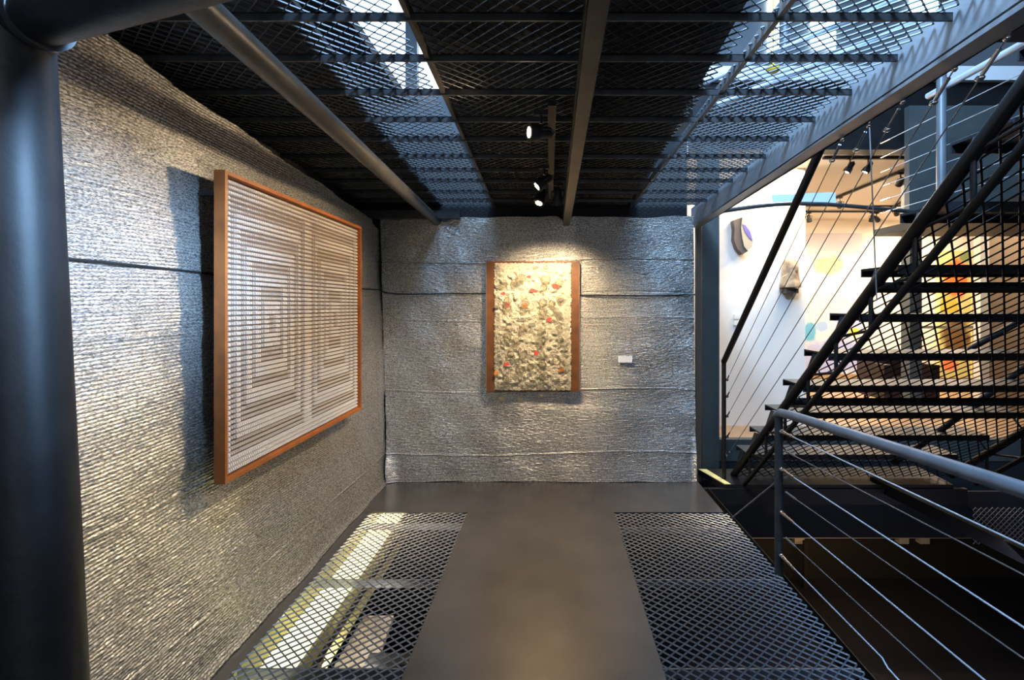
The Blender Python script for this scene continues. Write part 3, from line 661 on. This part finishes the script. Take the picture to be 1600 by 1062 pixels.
q = MB(); q.tube([P(1395, 724, 4.1), P(1436, 697, 4.0), P(1600, 574, 3.4), P(1680, 515, 3.2)], 0.024, 10); q.build('side_brace', M['black'], stair)
# bottom landing and taped nosing
q = MB()
A, B, C_, D_ = P(1092, 706, 4.28), P(1131, 757, 3.98), P(1170, 757, 3.98), P(1190, 715, 4.3)
q.prism([(A.x, 4.30, 0.02), (B.x, 3.98, 0.0), (3.4, 3.98, 0.0), (3.4, 4.38, 0.02)], (0, 0, -0.05)); q.build('landing', M['black'], stair)
q = MB(); q.prism([(A.x, 4.29, 0.021), (B.x + 0.01, 3.985, 0.001), (B.x + 0.06, 3.985, 0.001), (A.x + 0.07, 4.29, 0.021)], (0, 0, 0.004)); q.build('nosing_tape', M['stripe'], stair)
q = MB(); q.box(1.30, 3.5, 3.96, 4.0, -0.16, -0.03); q.build('landing_beam', M['black'], stair)

# stair side railing: newel, sloping rail, five wires
rl = thing('stair_railing', (1.51, 4.1, 0), 'sloping black stair rail with thin wires anchored to the edge beam', 'railing')
n0 = P(1131, 800, 4.1); n1 = P(1131, 565, 4.1); n2 = P(1287, 222, 2.60)
q = MB(); q.tube([n0, n1], 0.019, 14); q.build('newel', M['black'], rl)
q = MB(); q.tube([n1, n2], 0.024, 14); q.build('handrail', M['black'], rl)
for (y0, ex, ey, eY) in ((593, 1325, 199, 2.218), (619, 1368, 176, 2.03), (650, 1424, 135, 1.83), (682, 1509, 79, 1.59), (712, 1596, 25, 1.404)):
    eY = 1.36 * F / (ex - CX); a = P(1136, y0, 4.09); c = P(ex, ey, eY); d = (c - a).normalized()
    q = MB(); q.tube([a, c - d * 0.03], 0.0026, 6); cb = q.build('wire', M['dullcable'], rl)
    q = MB(); q.ball(a, 0.014, 8, 6); q.tube([a, a + d * 0.09], 0.006, 8); q.build('lower_fitting', M['chrome'], cb)
    q = MB(); q.tube([c - d * 0.17, c - d * 0.09], 0.0065, 8); q.ball(c - d * 0.18, 0.014, 8, 6, (1, 1, 0.7)); q.ball(c - d * 0.06, 0.010, 8, 6)
    q.tube([c - d * 0.05, c - d * 0.01 + Vector((0.012, 0, 0.01)), c + Vector((0, 0, 0.02))], 0.003, 6); q.build('turnbuckle', M['chrome'], cb)
q = MB(); q.tube([P(1358, 182, 2.25), P(1370, 470, 2.25)], 0.003, 6)
tag(q.build('hanging_wire', M['dullcable']), 'single vertical wire hanging from the edge beam down behind the stair tube', 'wire')

# ------------------------------------------------------------------ near guard railing
gr = thing('guard_railing', (1.29, 2.66, 0), 'cable guard railing along the open walkway edge with a thick blue grey handrail', 'railing')
q = MB(); q.tube([(1.29, 2.66, -0.10), (1.29, 2.66, 0.90)], 0.022, 16); q.build('post', M['steel'], gr)
q = MB(); q.tube([(1.29, 2.68, 0.88), (1.29, 2.64, 0.905), (1.29, 2.5, 0.92), (1.29, 1.287, 1.0), (1.29, 0.3, 1.06)], 0.0235, 20); q.build('handrail', M['rail'], gr)
for k, (z0, z1) in enumerate(((0.806, 0.851), (0.597, 0.630), (0.358, 0.40), (0.12, 0.13))):
    a = Vector((1.285, 2.62, z0)); c = Vector((1.285, 1.287, z1)); d = (c - a)
    if k == 3:
        b1 = P(1378, 1027, 1.84); pts = [a, b1, b1 + Vector((0.002, -0.03, -0.018)), b1 + Vector((0.0, -0.5, -0.03))]
    else: pts = [a, a + d * 1.7]
    d.normalize()
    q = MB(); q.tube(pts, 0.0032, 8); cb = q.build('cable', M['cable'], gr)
    q = MB(); q.ball(a, 0.013, 10, 6); q.tube([a, a + d * 0.03, a + d * 0.05, a + d * 0.14], [0.010, 0.010, 0.007, 0.006], 10); q.build('turnbuckle', M['chrome'], cb)
for k, (z0, z1) in enumerate(((0.696, 0.759), (0.47, 0.528), (0.218, 0.26))):
    a = Vector((1.31, 2.62, z0)); c = Vector((1.31, 1.287, z1)); d = (c - a); pts = [a, a + d * 1.7]; d.normalize()
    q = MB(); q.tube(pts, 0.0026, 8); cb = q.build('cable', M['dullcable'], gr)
    q = MB(); q.tube([a, a + d * 0.10], 0.006, 8); q.build('turnbuckle', M['dullcable'], cb)
q = MB(); q.tube([(1.30, 3.36, 0.0), (1.29, 2.67, 0.515)], 0.006, 8); q.build('diagonal_stay', M['dullcable'], gr)

# ------------------------------------------------------------------ upper landing railing, upper room
ur = thing('landing_railing', (2.98, 3.6, 2.2), 'upper landing railing with a shiny handrail and horizontal wires behind the stairs', 'railing')
q = MB(); q.tube([P(1471, 104, 3.6), P(1471, 335, 3.6)], 0.032, 16); q.build('post', M['grey'], ur)
q = MB(); q.tube([(3.0, 3.75, 3.16), (3.0, 1.6, 3.16)], 0.024, 16); q.build('handrail', M['cable'], ur)
for z in (2.97, 2.84, 2.71, 2.58, 2.45, 2.34):
    q = MB(); q.tube([(3.0, 4.28, z), (3.0, 1.8, z + 0.01)], 0.003, 6); cb = q.build('wire', M['cable'], ur)
    q = MB(); q.tube([(3.0, 4.28, z), (3.0, 4.16, z)], 0.007, 8); q.build('fitting', M['chrome'], cb)
q = MB(); q.box(2.26, 4.6, 2.3, 2.75, 3.03, 3.35); struct(q.build('trim_upper_slab', M['black']))
q = MB(); q.box(2.99, 4.6, 2.9, 4.36, 2.14, 2.20); struct(q.build('floor', M['black']))

q = MB()
wy = 7.0
def wrect(px0, px1, pyb, pyt): 
    a = P(px0, pyb, wy); c = P(px1, pyt, wy); return a.x, c.x, a.z, c.z
wins = [(420, 637, 140, -260), (655, 700, 138, -260), (1200, 1221, 86, -200), (1268, 1306, 76, -200), (1424, 1500, 20, -200)]
for k, (x0, x1, yb, yt) in enumerate(wins):
    a, b1, z0, z1 = wrect(x0, x1, yb, yt); q = MB(); q.box(a, b1, wy, wy + 0.03, z0, z1); struct(q.build('window_%d' % (k + 1), M['winglass']))
q = MB(); q.box(-8, 9, wy + 0.05, wy + 0.15, 3.0, 8.5); struct(q.build('wall_upper', M['upwall']))
a, b1, z0, z1 = wrect(637, 655, 160, -260); q = MB(); q.box(a, b1, wy - 0.12, wy, z0, z1); struct(q.build('trim_mullion', M['upwall']))
q = MB(); q.box(-6, -2.10, 0.0, 7.0, 4.50, 4.62); struct(q.build('ceiling', M['upper']))
for (px, wd_) in ((1215, 0.05), (1242, 0.06), (1400, 0.06)):
    pass
q = MB(); q.tube([P(1226, 130, 4.9), P(1226, -60, 4.9)], 0.05, 12)
tag(q.build('upper_post', M['grey']), 'grey upright post on the floor above, seen through the grating', 'post')
q = MB(); q.tube([P(1100, 130, 4.2), P(1420, -10, 4.2)], 0.022, 10); q.tube([P(1120, 165, 4.2), P(1480, 15, 4.2)], 0.03, 10)
tag(q.build('upper_stair_rail', M['cable']), 'shiny sloping rails of the flight above, seen through the grating', 'rail')
p = P(1208, 108, 3.9); q = MB(); q.ball(p, 0.05, 12, 8, (1.1, 1, 0.7)); q.tube([p, p + Vector((0, 0, 1.0))], 0.006, 6)
tag(q.build('yellow_lamp_shade', M['yellow']), 'small yellow object hanging above the overhead grating', 'lamp shade')

# ------------------------------------------------------------------ level below
light('AREA', 'lower_wall_fill', (3.2, 5.0, -0.80), (3.2, 6.0, -1.7), 5, (1.0, 0.72, 0.40), 1.2, size_y=0.2)  # added warm fill for the lower wall, no lamp modelled
light('AREA', 'lower_floor_fill', (3.2, 2.6, -0.35), (3.2, 3.6, -1.95), 7, (0.75, 0.75, 1.0), 1.2)  # added bluish fill for the lower floor
q = MB(); q.box(-1.7, 9, -2, 9, -2.05, -1.95); struct(q.build('floor', M['soil']))
q = MB(); q.box(-1.7, 9, 6.0, 6.1, -1.95, -0.7); struct(q.build('wall_lower', M['lowwall']))
q = MB(); q.box(-1.7, 9, 4.58, 6.1, -0.74, -0.01); struct(q.build('wall_lower_beam', M['dark']))
a = P(1165, 836, 5.98); c = P(1530, 832, 5.98); q = MB(); q.box(a.x, c.x, 5.9, 6.0, a.z, c.z); 
for px in (1238, 1400, 1432):
    b1 = P(px, 846, 5.98); q.box(b1.x, b1.x + 0.12, 5.92, 6.0, b1.z, a.z)
tag(q.build('lower_shelf', M['ledge']), 'pale narrow shelf with brackets on the dark wall of the level below', 'shelf')
q = MB(); q.tube([P(1258, 845, 5.8), P(1258, 960, 5.8)], 0.03, 8); tag(q.build('lower_pipe', M['lowwall']), 'dim thin upright pipe under the pale shelf on the level below', 'pipe')
q = MB(); q.box(-0.93, -0.55, 2.38, 2.46, -1.95, -0.30); struct(q.build('column', M['dark']))
# lower flight stringer + its balustrade panel
q = MB(); q.bar(P(1365, 752, 4.1), P(1640, 885, 2.9), 0.08, 0.09); tag(q.build('lower_flight_stringer', M['dark']), 'dark sloping edge of the flight going down beneath the staircase', 'stringer')
q = MB(); q.prism([P(1485, 768, 4.3), P(1720, 768, 4.3), P(1720, 850, 4.3), P(1580, 850, 4.3)], (0, 0.03, 0)); struct(q.build('wall_lower_flight', M['soil']))
def lowmesh(V):
    W = V.copy(); W[:, 1] = 4.2 + V[:, 2]; W[:, 2] = V[:, 1]; return W
a = P(1520, 850, 4.2); c = P(1640, 790, 4.2)
tag(grating('lower_flight_mesh', a.x, c.x, a.z, c.z, M['dullcable'], L=0.05, SS=0.05, wd=0.008, tilt=0, place=lowmesh), 'dim mesh infill low down beside the descending flight', 'mesh')
